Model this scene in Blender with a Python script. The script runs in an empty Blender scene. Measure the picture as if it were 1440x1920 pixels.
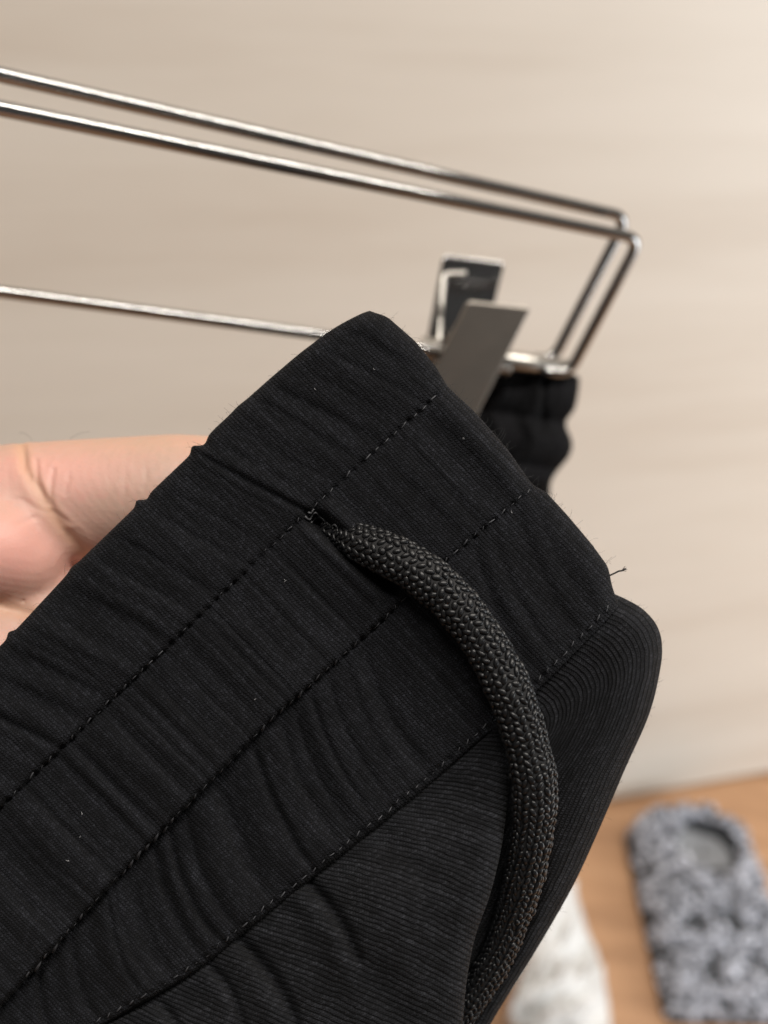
import bpy, bmesh, math, random
import numpy as np
from mathutils import Vector, Matrix
random.seed(7); rng = np.random.default_rng(7)
scene = bpy.context.scene
col = scene.collection

# ------------------------------------------------------------------ camera
FPX = 1900.0                      # focal length in photo pixels (1440 wide)
CAM_H = 0.93
PITCH, ROLL = math.radians(40), math.radians(7.5)
F = np.array([0, math.cos(PITCH), -math.sin(PITCH)])
_R0 = np.array([1.0, 0, 0]); _U0 = np.array([0, math.sin(PITCH), math.cos(PITCH)])
R = math.cos(ROLL) * _R0 + math.sin(ROLL) * _U0
U = math.cos(ROLL) * _U0 - math.sin(ROLL) * _R0
C = np.array([0, 0, CAM_H])
cam_d = bpy.data.cameras.new('camera'); cam = bpy.data.objects.new('camera', cam_d); col.objects.link(cam)
cam.matrix_world = Matrix(((R[0], U[0], -F[0], C[0]), (R[1], U[1], -F[1], C[1]), (R[2], U[2], -F[2], C[2]), (0, 0, 0, 1)))
cam_d.sensor_fit = 'HORIZONTAL'; cam_d.sensor_width = 36; cam_d.lens = FPX / 1440 * 36
cam_d.clip_start = 0.005; cam_d.clip_end = 50
cam_d.dof.use_dof = True; cam_d.dof.focus_distance = 0.130; cam_d.dof.aperture_fstop = 19
scene.camera = cam

# ------------------------------------------------------------------ world, lamps, exposure
w = bpy.data.worlds.new('World'); scene.world = w; w.use_nodes = True
bg = w.node_tree.nodes['Background']; bg.inputs[0].default_value = (1.0, 0.96, 0.91, 1); bg.inputs[1].default_value = 0.13

def lamp(name, loc, target, sx, sy, power, colour):
    d = bpy.data.lights.new(name, 'AREA'); d.shape = 'RECTANGLE'; d.size = sx; d.size_y = sy; d.energy = power; d.color = colour
    o = bpy.data.objects.new(name, d); col.objects.link(o)
    o.location = loc; o.rotation_euler = (Vector(target) - Vector(loc)).to_track_quat('-Z', 'Y').to_euler()
    return o
lamp('ceiling_lamp', (0.48, 0.03, 2.30), (0.43, 0.15, 0.0), 2.0, 0.09, 43, (1.0, 0.94, 0.86))
lamp('side_fill', (1.35, 0.0, 0.52), (0.60, 0.75, 0.06), 0.6, 0.8, 12, (0.93, 0.975, 1.0))  # unseen fill light, added to brighten the lower right of the wall
vs = scene.view_settings; vs.view_transform = 'Standard'; vs.look = 'None'; vs.exposure = 0.11; vs.gamma = 1.0; vs.use_curve_mapping = False
scene.render.engine = 'CYCLES'; scene.cycles.use_denoising = True

# ------------------------------------------------------------------ helpers
D0 = 0.132                                         # distance of the waistband from the lens
def B(px, py, d):                                  # a photo direction at a chosen distance -> place in the room
    px = np.asarray(px, float); py = np.asarray(py, float); d = np.asarray(d, float)
    return C + d[..., None] * F + (d * (px - 720) / FPX)[..., None] * R - (d * (py - 960) / FPX)[..., None] * U
def G(px, py, z):                                  # z: millimetres in front of the waistband's plane
    return B(px, py, D0 - np.asarray(z, float) / 1000)
def floor_pt(px, py, z=0.0):
    r = B(px, py, 1.0) - C
    return C + r * ((z - CAM_H) / r[2])

def tag(o, label=None, cat=None, group=None, kind=None):
    if label: o['label'] = label
    if cat: o['category'] = cat
    if group: o['group'] = group
    if kind: o['kind'] = kind
    return o
def empty(name, loc):
    o = bpy.data.objects.new(name, None); col.objects.link(o); o.location = loc; o.empty_display_size = 0.01
    return o
def link_mesh(name, me, mat, parent=None):
    o = bpy.data.objects.new(name, me); col.objects.link(o)
    if mat: me.materials.append(mat)
    if parent:
        o.parent = parent; o.matrix_parent_inverse = Matrix.Translation(-Vector(parent_loc(parent)))
    return o
def parent_loc(p):
    return abs_loc.get(p.name, tuple(p.location))
abs_loc = {}
def mesh_np(name, V, Fq, mat, parent=None, uv=None, smooth=True):
    V = np.asarray(V, np.float32); Fq = np.asarray(Fq, np.int32)
    me = bpy.data.meshes.new(name); n = Fq.shape[1]
    me.vertices.add(len(V)); me.vertices.foreach_set('co', V.ravel())
    me.loops.add(Fq.size); me.loops.foreach_set('vertex_index', Fq.ravel())
    me.polygons.add(len(Fq)); me.polygons.foreach_set('loop_start', np.arange(0, Fq.size, n, dtype=np.int32))
    if uv is not None:
        l = me.uv_layers.new(name='UVMap'); l.data.foreach_set('uv', np.asarray(uv, np.float32)[Fq.ravel()].ravel())
    me.update(calc_edges=True); me.validate()
    if smooth: me.polygons.foreach_set('use_smooth', np.ones(len(me.polygons), bool))
    return link_mesh(name, me, mat, parent)
def grid_faces(ni, nj, closed_j=False):
    i, j = np.meshgrid(np.arange(ni - 1), np.arange(nj if closed_j else nj - 1), indexing='ij')
    j2 = (j + 1) % nj
    return np.stack([i * nj + j, (i + 1) * nj + j, (i + 1) * nj + j2, i * nj + j2], -1).reshape(-1, 4)
def grid(name, P, UV, mat, parent=None):
    ni, nj = P.shape[:2]
    return mesh_np(name, P.reshape(-1, 3), grid_faces(ni, nj), mat, parent, None if UV is None else UV.reshape(-1, 2))
def catmull(pts, n):
    pts = np.asarray(pts, float); pts = np.vstack([2 * pts[0] - pts[1], pts, 2 * pts[-1] - pts[-2]])
    m = len(pts) - 3; t = np.linspace(0, m - 1e-9, n); k = t.astype(int); f = (t - k)[:, None]
    a, b, c, d = pts[k], pts[k + 1], pts[k + 2], pts[k + 3]
    return 0.5 * (2 * b + (c - a) * f + (2 * a - 5 * b + 4 * c - d) * f ** 2 + (3 * b - a - 3 * c + d) * f ** 3)
def resample(p, n):
    s = np.concatenate([[0], np.cumsum(np.linalg.norm(np.diff(p, axis=0), axis=1))])
    q = np.linspace(0, s[-1], n)
    return np.stack([np.interp(q, s, p[:, k]) for k in range(p.shape[1])], 1)
def frames(path):
    T = np.gradient(path, axis=0); T /= np.linalg.norm(T, axis=1)[:, None]
    N = np.zeros_like(T); v = np.cross(T[0], [0.3, 0.2, 0.9]); N[0] = v / np.linalg.norm(v)
    for i in range(1, len(T)):
        v = N[i - 1] - T[i] * (N[i - 1] @ T[i]); N[i] = v / np.linalg.norm(v)
    return T, N, np.cross(T, N)
def tube_np(path, rad, sides=12, cap=True):
    path = np.asarray(path, float); T, N, Bn = frames(path); rad = np.broadcast_to(rad, len(path))
    if cap:                                        # round the ends
        path = np.vstack([path[0] - T[0] * rad[0] * .0, path[0], path[1:-1], path[-1], path[-1]])
        rad = np.concatenate([[1e-6], rad, [1e-6]]); N = np.vstack([N[0], N, N[-1]]); Bn = np.vstack([Bn[0], Bn, Bn[-1]])
    a = np.linspace(0, 2 * np.pi, sides, endpoint=False)
    P = path[:, None] + rad[:, None, None] * (np.cos(a)[None, :, None] * N[:, None] + np.sin(a)[None, :, None] * Bn[:, None])
    return P.reshape(-1, 3), grid_faces(len(path), sides, True)
def tube(name, path, rad, mat, parent=None, sides=12):
    V, Fq = tube_np(path, rad, sides); return mesh_np(name, V, Fq, mat, parent)
def join_np(list_vf):
    Vs, Fs, o = [], [], 0
    for V, Fq in list_vf: Vs.append(V); Fs.append(Fq + o); o += len(V)
    return np.vstack(Vs), np.vstack(Fs)
def noise1(x, seed, octaves=1):
    r = np.random.default_rng(seed); out = 0
    for k in range(octaves):
        tb = r.uniform(-1, 1, 4096); y = np.asarray(x) * 2 ** k + r.uniform(0, 50); i = np.floor(y).astype(int); f = y - i; f = f * f * (3 - 2 * f)
        out = out + (tb[i % 4096] * (1 - f) + tb[(i + 1) % 4096] * f) / 2 ** k
    return out
def noise2(x, y, seed):
    tb = np.random.default_rng(seed).uniform(-1, 1, (128, 128)); x = np.asarray(x) + 300.; y = np.asarray(y) + 300.
    i = np.floor(x).astype(int); j = np.floor(y).astype(int); f = x - i; g = y - j; f = f * f * (3 - 2 * f); g = g * g * (3 - 2 * g)
    t = lambda a, b: tb[a % 128, b % 128]
    return (t(i, j) * (1 - f) + t(i + 1, j) * f) * (1 - g) + (t(i, j + 1) * (1 - f) + t(i + 1, j + 1) * f) * g
def sstep(a, b, x):
    t = np.clip((np.asarray(x, float) - a) / (b - a), 0, 1); return t * t * (3 - 2 * t)

# ------------------------------------------------------------------ materials
class NT:
    def __init__(s, name):
        s.m = bpy.data.materials.new(name); s.m.use_nodes = True; s.t = s.m.node_tree; s.b = s.t.nodes['Principled BSDF']
    def n(s, typ, **kw):
        x = s.t.nodes.new(typ)
        for k, v in kw.items(): setattr(x, k, v)
        return x
    def set(s, inp, v):
        if hasattr(v, 'is_output'): s.t.links.new(v, inp)
        else: inp.default_value = v
    def math(s, op, a, b=0.0, c=0.0):
        x = s.n('ShaderNodeMath', operation=op); s.set(x.inputs[0], a); s.set(x.inputs[1], b); s.set(x.inputs[2], c); return x.outputs[0]
    def noise(s, vec, scale, detail=2, rough=.5):
        x = s.n('ShaderNodeTexNoise'); s.set(x.inputs['Vector'], vec); x.inputs['Scale'].default_value = scale; x.inputs['Detail'].default_value = detail; x.inputs['Roughness'].default_value = rough
        return x.outputs['Fac']
    def ramp(s, fac, stops):
        x = s.n('ShaderNodeValToRGB'); e = x.color_ramp.elements
        while len(e) < len(stops): e.new(.5)
        for q, (p, c) in zip(e, stops): q.position = p; q.color = (*c, 1)
        s.set(x.inputs[0], fac); return x.outputs[0]
    def comb(s, x, y, z=0.0):
        c = s.n('ShaderNodeCombineXYZ'); s.set(c.inputs[0], x); s.set(c.inputs[1], y); s.set(c.inputs[2], z); return c.outputs[0]
    def uv(s):
        t = s.n('ShaderNodeUVMap', uv_map='UVMap'); q = s.n('ShaderNodeSeparateXYZ'); s.t.links.new(t.outputs[0], q.inputs[0]); return t.outputs[0], q.outputs[0], q.outputs[1]
    def obj(s): return s.n('ShaderNodeTexCoord').outputs['Object']
    def bump(s, h, dist, strength=1.0, normal=None):
        x = s.n('ShaderNodeBump'); s.set(x.inputs['Height'], h); x.inputs['Distance'].default_value = dist; x.inputs['Strength'].default_value = strength
        if normal is not None: s.t.links.new(normal, x.inputs['Normal'])
        return x.outputs[0]
    def p(s, **kw):
        for k, v in kw.items(): s.set(s.b.inputs[k.replace('_', ' ')], v)
        return s
def plain(name, c, rough=.6, metal=0.0, **kw):
    m = NT(name); m.p(Base_Color=(*c, 1), Roughness=rough, Metallic=metal, **kw); return m.m

def knit(name, pu, pv, base, relief, contrast, rib=False):
    m = NT(name); uv, u, v = m.uv()
    wob = m.math('MULTIPLY', m.math('SUBTRACT', m.noise(uv, .025, 2), .5), 9.0)
    wob2 = m.math('MULTIPLY', m.math('SUBTRACT', m.noise(uv, .14, 2), .5), 3.0)
    u2 = m.math('ADD', m.math('ADD', u, wob), wob2)
    cu = m.math('DIVIDE', u2, pu); fu = m.math('FRACT', cu)
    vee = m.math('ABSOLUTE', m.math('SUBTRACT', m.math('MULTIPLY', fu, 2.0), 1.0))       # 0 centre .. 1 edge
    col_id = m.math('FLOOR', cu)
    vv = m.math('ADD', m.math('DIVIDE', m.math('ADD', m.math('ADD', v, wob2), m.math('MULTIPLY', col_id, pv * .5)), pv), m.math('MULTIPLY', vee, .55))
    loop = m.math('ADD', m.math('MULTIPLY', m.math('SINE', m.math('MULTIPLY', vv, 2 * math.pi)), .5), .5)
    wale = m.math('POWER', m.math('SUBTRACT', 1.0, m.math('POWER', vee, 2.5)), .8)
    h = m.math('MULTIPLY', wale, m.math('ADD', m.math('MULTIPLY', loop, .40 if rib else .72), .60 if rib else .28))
    cell = m.n('ShaderNodeTexWhiteNoise', noise_dimensions='2D'); m.set(cell.inputs['Vector'], m.comb(col_id, m.math('FLOOR', m.math('ADD', vv, .25))))
    yarn = m.n('ShaderNodeTexWhiteNoise', noise_dimensions='1D'); m.set(yarn.inputs['W'], col_id)
    st = m.noise(m.comb(m.math('MULTIPLY', u, .11), m.math('MULTIPLY', v, .004)), 1.0, 4, .75)   # slubs along the wales
    pt = m.noise(uv, .45, 2, .6)
    big = m.noise(uv, .012, 3, .6)
    f = m.math('ADD', m.math('MULTIPLY', h, contrast), 1 - contrast * .55)  # shade in the gaps between loops and ribs, put into the colour
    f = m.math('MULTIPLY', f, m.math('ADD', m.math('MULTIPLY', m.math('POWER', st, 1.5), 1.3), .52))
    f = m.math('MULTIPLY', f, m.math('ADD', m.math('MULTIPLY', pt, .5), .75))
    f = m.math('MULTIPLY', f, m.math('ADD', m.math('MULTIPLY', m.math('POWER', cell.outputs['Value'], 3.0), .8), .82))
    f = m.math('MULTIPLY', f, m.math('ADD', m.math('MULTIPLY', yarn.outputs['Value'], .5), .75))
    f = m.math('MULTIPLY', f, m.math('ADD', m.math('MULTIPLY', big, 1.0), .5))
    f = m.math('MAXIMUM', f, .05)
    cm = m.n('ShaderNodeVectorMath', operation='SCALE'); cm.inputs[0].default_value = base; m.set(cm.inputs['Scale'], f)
    n1 = m.bump(h, relief); n2 = m.bump(st, .00035, .7, n1); n3 = m.bump(pt, .00008, .6, n2)
    m.p(Base_Color=cm.outputs[0], Roughness=.9, Normal=n3)
    m.b.inputs['Specular IOR Level'].default_value = .12
    m.b.inputs['Sheen Weight'].default_value = .015; m.b.inputs['Sheen Roughness'].default_value = .4
    return m.m
BLACK = (.0078, .0082, .0102)
M = {}
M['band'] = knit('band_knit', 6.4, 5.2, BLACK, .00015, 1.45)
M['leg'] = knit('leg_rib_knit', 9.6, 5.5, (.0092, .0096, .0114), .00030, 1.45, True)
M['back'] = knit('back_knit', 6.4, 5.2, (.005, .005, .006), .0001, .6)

m = NT('braided_yarn'); o_ = m.obj(); nz = m.noise(o_, 2600, 2)
m.p(Base_Color=m.ramp(nz, [(.3, (.0020, .0022, .0028)), (.75, (.0075, .0080, .0096))]), Roughness=.40, Normal=m.bump(m.noise(o_, 5200, 1), .00006, .6))
m.b.inputs['Specular IOR Level'].default_value = .38; M['yarn'] = m.m
M['core'] = plain('cord_core', (.006, .006, .007), .8)
M['thread'] = plain('stitch_thread', (.045, .046, .052), .6)
M['threadlight'] = plain('bartack_thread', (.07, .071, .076), .7)
M['lint'] = plain('lint', (.22, .22, .23), .8)
M['fuzz'] = plain('fuzz', (.03, .03, .032), .7)

def metal(name, c, rough, var):
    m = NT(name); o_ = m.obj(); nz = m.noise(o_, 350, 3, .6)
    r = m.math('ADD', m.math('MULTIPLY', nz, var), rough - var / 2)
    m.p(Base_Color=(*c, 1), Metallic=1.0, Roughness=r, Normal=m.bump(m.noise(o_, 900, 2), .00002, .3)); return m.m
M['wire'] = metal('polished_wire', (.31, .307, .305), .085, .04)
M['plate'] = metal('gunmetal_plate', (.36, .33, .295), .36, .08)
M['mirror'] = metal('glossy_plate', (.22, .22, .225), .13, .04)
M['sleeve'] = metal('brushed_sleeve', (.45, .43, .40), .30, .1)

m = NT('skin'); o_ = m.obj(); uvn = m.noise(o_, 60, 3, .6); fine = m.noise(o_, 900, 3, .7)
at = m.n('ShaderNodeAttribute', attribute_name='tone'); sc_ = m.n('ShaderNodeSeparateColor'); m.t.links.new(at.outputs['Color'], sc_.inputs[0])
def mixc(fac, A, Bc):
    x = m.n('ShaderNodeMix', data_type='RGBA'); m.set(x.inputs[0], fac); m.set(x.inputs[6], A if hasattr(A, 'is_output') else (*A, 1)); m.set(x.inputs[7], (*Bc, 1)); return x.outputs[2]
c_ = m.ramp(m.math('ADD', m.math('MULTIPLY', m.noise(o_, 130, 4, .7), .65), m.math('MULTIPLY', fine, .35)), [(.33, (.38, .268, .21)), (.5, (.42, .278, .22)), (.67, (.47, .265, .22))])
c_ = mixc(m.math('MULTIPLY', sc_.outputs[0], .75), c_, (.66, .315, .27)); c_ = mixc(m.math('MULTIPLY', sc_.outputs[1], .6), c_, (.50, .295, .19))
m.p(Base_Color=c_, Roughness=.55)
m.b.inputs['Subsurface Weight'].default_value = .25; m.b.inputs['Subsurface Radius'].default_value = (1.0, .35, .2); m.b.inputs['Subsurface Scale'].default_value = .0022
wv = m.n('ShaderNodeTexWave', wave_type='BANDS'); wv.inputs['Scale'].default_value = 330; wv.inputs['Distortion'].default_value = 9; wv.inputs['Detail'].default_value = 1; wv.inputs['Detail Scale'].default_value = .12
mp = m.n('ShaderNodeMapping'); mp.inputs['Rotation'].default_value = (.4, .9, .5); m.t.links.new(o_, mp.inputs[0]); m.t.links.new(mp.outputs[0], wv.inputs['Vector'])
vo = m.n('ShaderNodeTexVoronoi', feature='DISTANCE_TO_EDGE'); vo.inputs['Scale'].default_value = 1500; m.t.links.new(o_, vo.inputs['Vector'])
mid_n = m.noise(o_, 260, 3, .65)
m.p(Normal=m.bump(wv.outputs['Fac'], .00003, .4, m.bump(vo.outputs['Distance'], .00005, .5, m.bump(mid_n, .00022, .5)))); M['skin'] = m.m

m = NT('wall_laminate'); o_ = m.obj()
sp = m.n('ShaderNodeSeparateXYZ'); m.t.links.new(o_, sp.inputs[0])
g1 = m.noise(m.comb(m.math('MULTIPLY', sp.outputs[0], .9), m.math('MULTIPLY', sp.outputs[2], 6.5)), 2.0, 5, .62)
g2 = m.noise(m.comb(m.math('MULTIPLY', sp.outputs[0], 1.5), m.math('MULTIPLY', sp.outputs[2], 55.0)), 2.2, 4, .6)
g = m.math('ADD', m.math('MULTIPLY', g1, .85), m.math('MULTIPLY', g2, .15))
m.p(Base_Color=m.ramp(g, [(.28, (.57, .505, .435)), (.52, (.65, .60, .535)), (.76, (.70, .655, .595))]), Roughness=.45); M['wall'] = m.m
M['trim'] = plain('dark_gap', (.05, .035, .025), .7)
m = NT('floor_wood'); o_ = m.obj()
sp = m.n('ShaderNodeSeparateXYZ'); m.t.links.new(o_, sp.inputs[0])
g1 = m.noise(m.comb(m.math('MULTIPLY', sp.outputs[0], 3.0), m.math('MULTIPLY', sp.outputs[1], 22.0)), 1.5, 5, .6)
m.p(Base_Color=m.ramp(g1, [(.3, (.29, .155, .08)), (.52, (.42, .235, .125)), (.75, (.50, .30, .17))]), Roughness=.45); M['floor'] = m.m

# ------------------------------------------------------------------ the setting
floor_me = bpy.data.meshes.new('floor'); floor_me.from_pydata([(-3, -2, 0), (3, -2, 0), (3, 3, 0), (-3, 3, 0)], [], [(0, 1, 2, 3)])
tag(link_mesh('floor', floor_me, M['floor']), kind='structure')
w0, w1 = floor_pt(1150, 1506), floor_pt(1440, 1454)
wd = (w1 - w0); wd[2] = 0; wd /= np.linalg.norm(wd); wn = np.array([wd[1], -wd[0], 0])      # towards the room
def box_np(c, ax, ay, az, hx, hy, hz, bev=0.0):
    bm = bmesh.new(); bmesh.ops.create_cube(bm, size=2)
    for v in bm.verts: v.co = Vector((v.co.x * hx, v.co.y * hy, v.co.z * hz))
    if bev: bmesh.ops.bevel(bm, geom=bm.edges[:], offset=bev, segments=3, affect='EDGES', profile=.6)
    Mx = np.stack([ax, ay, az], 1)
    for v in bm.verts: v.co = Vector(np.asarray(c) + Mx @ np.array(v.co))
    return bm
def bm_obj(name, bm, mat, parent=None, smooth=False):
    me = bpy.data.meshes.new(name); bm.to_mesh(me); bm.free()
    if smooth: me.polygons.foreach_set('use_smooth', np.ones(len(me.polygons), bool))
    return link_mesh(name, me, mat, parent)
Z = np.array([0, 0, 1.0])
mid = (w0 + w1) / 2
wall_bm = bmesh.new(); bmesh.ops.create_cube(wall_bm, size=2)
for v in wall_bm.verts: v.co = Vector((v.co.x * 2.5, v.co.y * .02, v.co.z * 1.246))
wall = bm_obj('wall', wall_bm, M['wall']); tag(wall, kind='structure')
wall.matrix_world = Matrix(((wd[0], -wn[0], 0, mid[0] - wn[0] * .02), (wd[1], -wn[1], 0, mid[1] - wn[1] * .02), (0, 0, 1, 1.246 + .009), (0, 0, 0, 1)))
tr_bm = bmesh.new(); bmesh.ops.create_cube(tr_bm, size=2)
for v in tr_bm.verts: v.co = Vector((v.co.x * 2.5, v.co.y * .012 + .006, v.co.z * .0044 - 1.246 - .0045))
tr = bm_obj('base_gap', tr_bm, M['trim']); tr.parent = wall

# ------------------------------------------------------------------ the black trousers: waistband
EA = np.array([-.71, .704]); EB = np.array([.704, .71]); O2 = np.array([690., 580.])
def ab2px(a, b): return O2[0] + a * EA[0] + b * EB[0], O2[1] + a * EA[1] + b * EB[1]
def px2ab(x, y):
    dx, dy = x - O2[0], y - O2[1]; return dx * EA[0] + dy * EA[1], dx * EB[0] + dy * EB[1]
def smooth_interp(x, xs, ys, w=18):
    return sum(np.interp(np.asarray(x) + o, xs, ys) for o in (-w, -w / 2, 0, w / 2, w)) / 5
L0 = lambda a: smooth_interp(a, [-40, 0, 40, 78, 150, 230, 364, 417, 562, 714, 902, 1100, 1500], [34, 2, -12, -22, -32, -38, -44, -41, -44, -46, -38, -36, -40], 14) + 3.5 * bumps0(a)
def bumps0(a):
    return -sum(h * np.exp(-((np.asarray(a) - c) / s) ** 2) for c, s, h in ((415, 10, 2.4), (395, 12, -1.6), (560, 9, 2.0), (545, 10, -1.2), (905, 9, 1.8), (735, 12, .8), (1060, 14, 1.6), (300, 18, .5), (1200, 15, 1.5)))
L1 = lambda a: smooth_interp(a, [-60, 10, 346, 700, 1038, 1500], [209, 208.6, 192, 186, 181, 176])
L2 = lambda a: smooth_interp(a, [-60, 16, 225, 374, 677, 1038, 1243, 1500], [458, 456, 440, 436, 421, 426, 437, 450])
L3 = lambda a: smooth_interp(a, [-60, 0, 82, 251, 372, 604, 903, 1101, 1205, 1500], [700, 708, 720, 722, 715.7, 701, 667, 648, 622, 540], 30)
EDGE_B = [-60, 0, 35, 106, 170, 207, 225, 279, 371, 440, 456, 475, 534, 608, 660, 690, 715, 760]
EDGE_A = [4, 2, -16, -21, -14, -4, -5, -7, -1, 11, 12, 4, 6, 12, 20, 40, 52, 60]
edge_a = lambda b: smooth_interp(b, EDGE_B, EDGE_A, 8)
creases = {0: [], 1: [], 2: []}
cr = np.random.default_rng(3)
creases[0] = [(417, 6, .38), (562, 7, .16), (640, 12, .10), (735, 9, .14), (905, 7, .18), (990, 12, .14), (1060, 8, .35), (1200, 9, .4), (300, 14, .10), (830, 12, .18)]
creases[1] = [(445, 12, .12), (625, 8, .20), (690, 14, .15), (835, 8, .28), (870, 12, .2), (965, 8, .40), (1010, 16, .25), (1090, 8, .4), (1150, 8, .3), (1230, 9, .4), (1350, 10, .4), (115, 16, .10), (190, 14, .12)]
creases[2] = [(455, 10, .18), (575, 7, .20), (655, 11, .38), (722, 7, .55), (815, 13, .40), (905, 6, .22), (948, 7, .45), (985, 9, .60), (1062, 14, .35), (1120, 8, .5), (1215, 9, .5), (1300, 10, .6), (130, 14, .08), (330, 12, .14)]
for k_ in (0, 1, 2):
    p_ = 440.0
    while p_ < 1420:
        creases[k_].append((p_, cr.uniform(4.5, 7.5), cr.uniform(.07, .24) * (.8, 1.0, .9)[k_])); p_ += cr.uniform(38, 82)
    p_ = 60.0
    while p_ < 420:
        creases[k_].append((p_, cr.uniform(6, 11), cr.uniform(.05, .13))); p_ += cr.uniform(40, 75)
def band_z(a, b):
    a = np.asarray(a, float); b = np.asarray(b, float)
    l0, l1, l2, l3 = L0(a), L1(a), L2(a), L3(a)
    z = np.zeros(np.broadcast(a, b).shape)
    saw_k = .45 + 2.7 * sstep(260, 800, a)
    for k, (lo, hi) in enumerate(((l0, l1), (l1, l2), (l2, l3 + 9))):
        r = np.clip((b - lo) / (hi - lo), 0, 1); ins = ((b >= lo) & (b < hi)) if k < 2 else (b >= lo)
        if k == 0: ins = b < hi
        q = a + (68 * r if k == 0 else 0 if k == 1 else -85 * r * (2 - r))
        win = np.sin(np.pi * np.clip(r, 0, 1)) ** .35
        saw = saw_k * (r ** 2.1) * (1.0 if k else .35) * (1.25 if k == 2 else 1)
        x0 = .93 if k < 2 else .88
        fall = np.sqrt(np.clip(1 - (np.clip((r - x0) / (1 - x0), 0, 1)) ** 3, 0, 1))
        zz = saw * fall + .55 * np.sin(np.pi * r) ** .6
        amp = .40 + .62 * sstep(350, 900, a) * (.6 if k == 0 else 1)
        zz = zz + win * (amp * noise1(q / 62 + .15 * noise2(a / 90, b / 120, 5 + k), 20 + k, 2) + .17 * noise1(q / 24, 30 + k) + .035 * noise1(q / 9, 35 + k))
        for c, s, h in [(c_, s_, h_ * 1.45) for c_, s_, h_ in creases[k]]:
            cc = c + 6 * noise2(r * 2 + c, c * .3, 60 + k)
            env = sstep(0, .12, r) * (1 - sstep(.75 + .2 * noise1(c, 9), 1.02, r)) if k == 2 else (.35 + .65 * np.sin(np.pi * np.clip(r * .9 + .05, 0, 1)))
            if k == 0 and c == 417: env = .5 + .5 * r
            d_ = q - cc
            zz = zz + env * (-h * np.exp(-(d_ / s) ** 2) + .45 * h * np.exp(-((d_ - 2.6 * s) / (1.8 * s)) ** 2) + .25 * h * np.exp(-((d_ + 2.6 * s) / (2 * s)) ** 2))
        z = np.where(ins, zz, z)
    # stitch lines pull the cloth in, with puckers between the stitches
    for k, l in enumerate((l1 - 2, l2 - 2, l3 - 3)):
        d_ = b - l
        z = z - (.30 + .22 * np.cos(2 * np.pi * a / 23.5 + k) + .12 * noise1(a / 13, 77 + k)) * np.exp(-(d_ / 5.5) ** 2)
    # the buttonhole slit across the second row
    xx, yy = ab2px(a, b); dx, dy = 750 - 578, 1112 - 962; ln = math.hypot(dx, dy)
    t = ((xx - 578) * dx + (yy - 962) * dy) / ln ** 2; dist = ((xx - 578) * dy - (yy - 962) * dx) / ln
    inside = sstep(-.02, .10, t) * (1 - sstep(.85, 1.0, t))
    z = z + inside * (-3.4 * np.exp(-(dist / 15) ** 2) + .8 * np.exp(-((dist + 30) / 14) ** 2) + .9 * np.exp(-((dist - 30) / 15) ** 2))
    z = z + .6 * noise2(a / 260, b / 300, 11) + .5 * noise2(a / 110, b / 190, 13) * sstep(250, 600, a) + 2.0 * sstep(500, 1500, a)
    return z
trousers = empty('trousers', tuple(G(800, 1900, -8)))
NA, NB = 560, 300
ea = np.concatenate([-np.linspace(1, 0, 26)[:-1], np.linspace(0, 1, NA)])     # <0: round the fold and away behind
Rr = 42.0                                            # fold radius in photo pixels
bb = np.linspace(0, 1, NB)
P = np.zeros((len(ea), NB + 14, 3)); UV = np.zeros((len(ea), NB + 14, 2))
tb = np.concatenate([-np.linspace(1, 0, 15)[:-1], bb])
E, T_ = np.meshgrid(ea, tb, indexing='ij')
bfull = lambda a, t: L0(a) + np.clip(t, 0, 1) * (L3(a) + 9 - L0(a))
# along-band distance from the fold edge
along = np.clip(E, 0, 1) ** 1.15 * 1480
a_guess = along.copy()
for _ in range(3):
    b_ = bfull(a_guess, T_); a_guess = edge_a(b_) + along
phi = np.where(along < Rr, np.arccos(np.clip(along / Rr, 0, 1)), 0)           # 0 flat .. 90deg at the silhouette
arc = np.where(along < Rr, Rr * (1 - np.sin(np.arccos(np.clip(1 - along / Rr, -1, 1)))), 0)
zroll = -arc / 14.4
back = E < 0
kk = np.clip(-E, 0, 1)
a_f = a_guess + np.where(back, 75 * kk ** 1.6, 0)
z_f = band_z(np.maximum(a_guess, 0), b_) * np.where(along < Rr, .35 + .65 * along / Rr, 1) + zroll - np.where(back, 26 * kk, 0)
# roll over the top edge to the inside
top = T_ < 0; kt = np.clip(-T_, 0, 1)
wd_ = (b_ - L0(a_guess)); rt = 26.0
z_top = np.where((wd_ < rt) & ~top, -(rt - np.sqrt(np.maximum(rt ** 2 - (rt - wd_) ** 2, 0))) / 14.4, 0)
z_f = z_f + z_top - np.where(top, rt / 14.4 + 6 * kt, 0)
b_f = b_ + np.where(top, 60 * kt ** 1.5, 0)
pxx, pyy = ab2px(a_f, b_f)
P = G(pxx, pyy, z_f)
UV = np.stack([a_guess - np.where(back, kk * 380, 0), b_ - np.where(top, kt * 100, 0)], -1)
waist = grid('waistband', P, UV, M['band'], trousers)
abs_loc['waistband'] = (0.0, 0.0, 0.0)

def band_pt(a, b, dz=0.0):
    x, y = ab2px(a, b); e = a - edge_a(b)
    zr = np.where(e < Rr, -Rr * (1 - np.sin(np.arccos(np.clip(1 - np.maximum(e, 0) / Rr, -1, 1)))) / 14.4, 0)
    return G(x, y, band_z(a, b) * np.where(e < Rr, .35 + .65 * np.clip(e, 0, Rr) / Rr, 1) + zr + dz)

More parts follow.
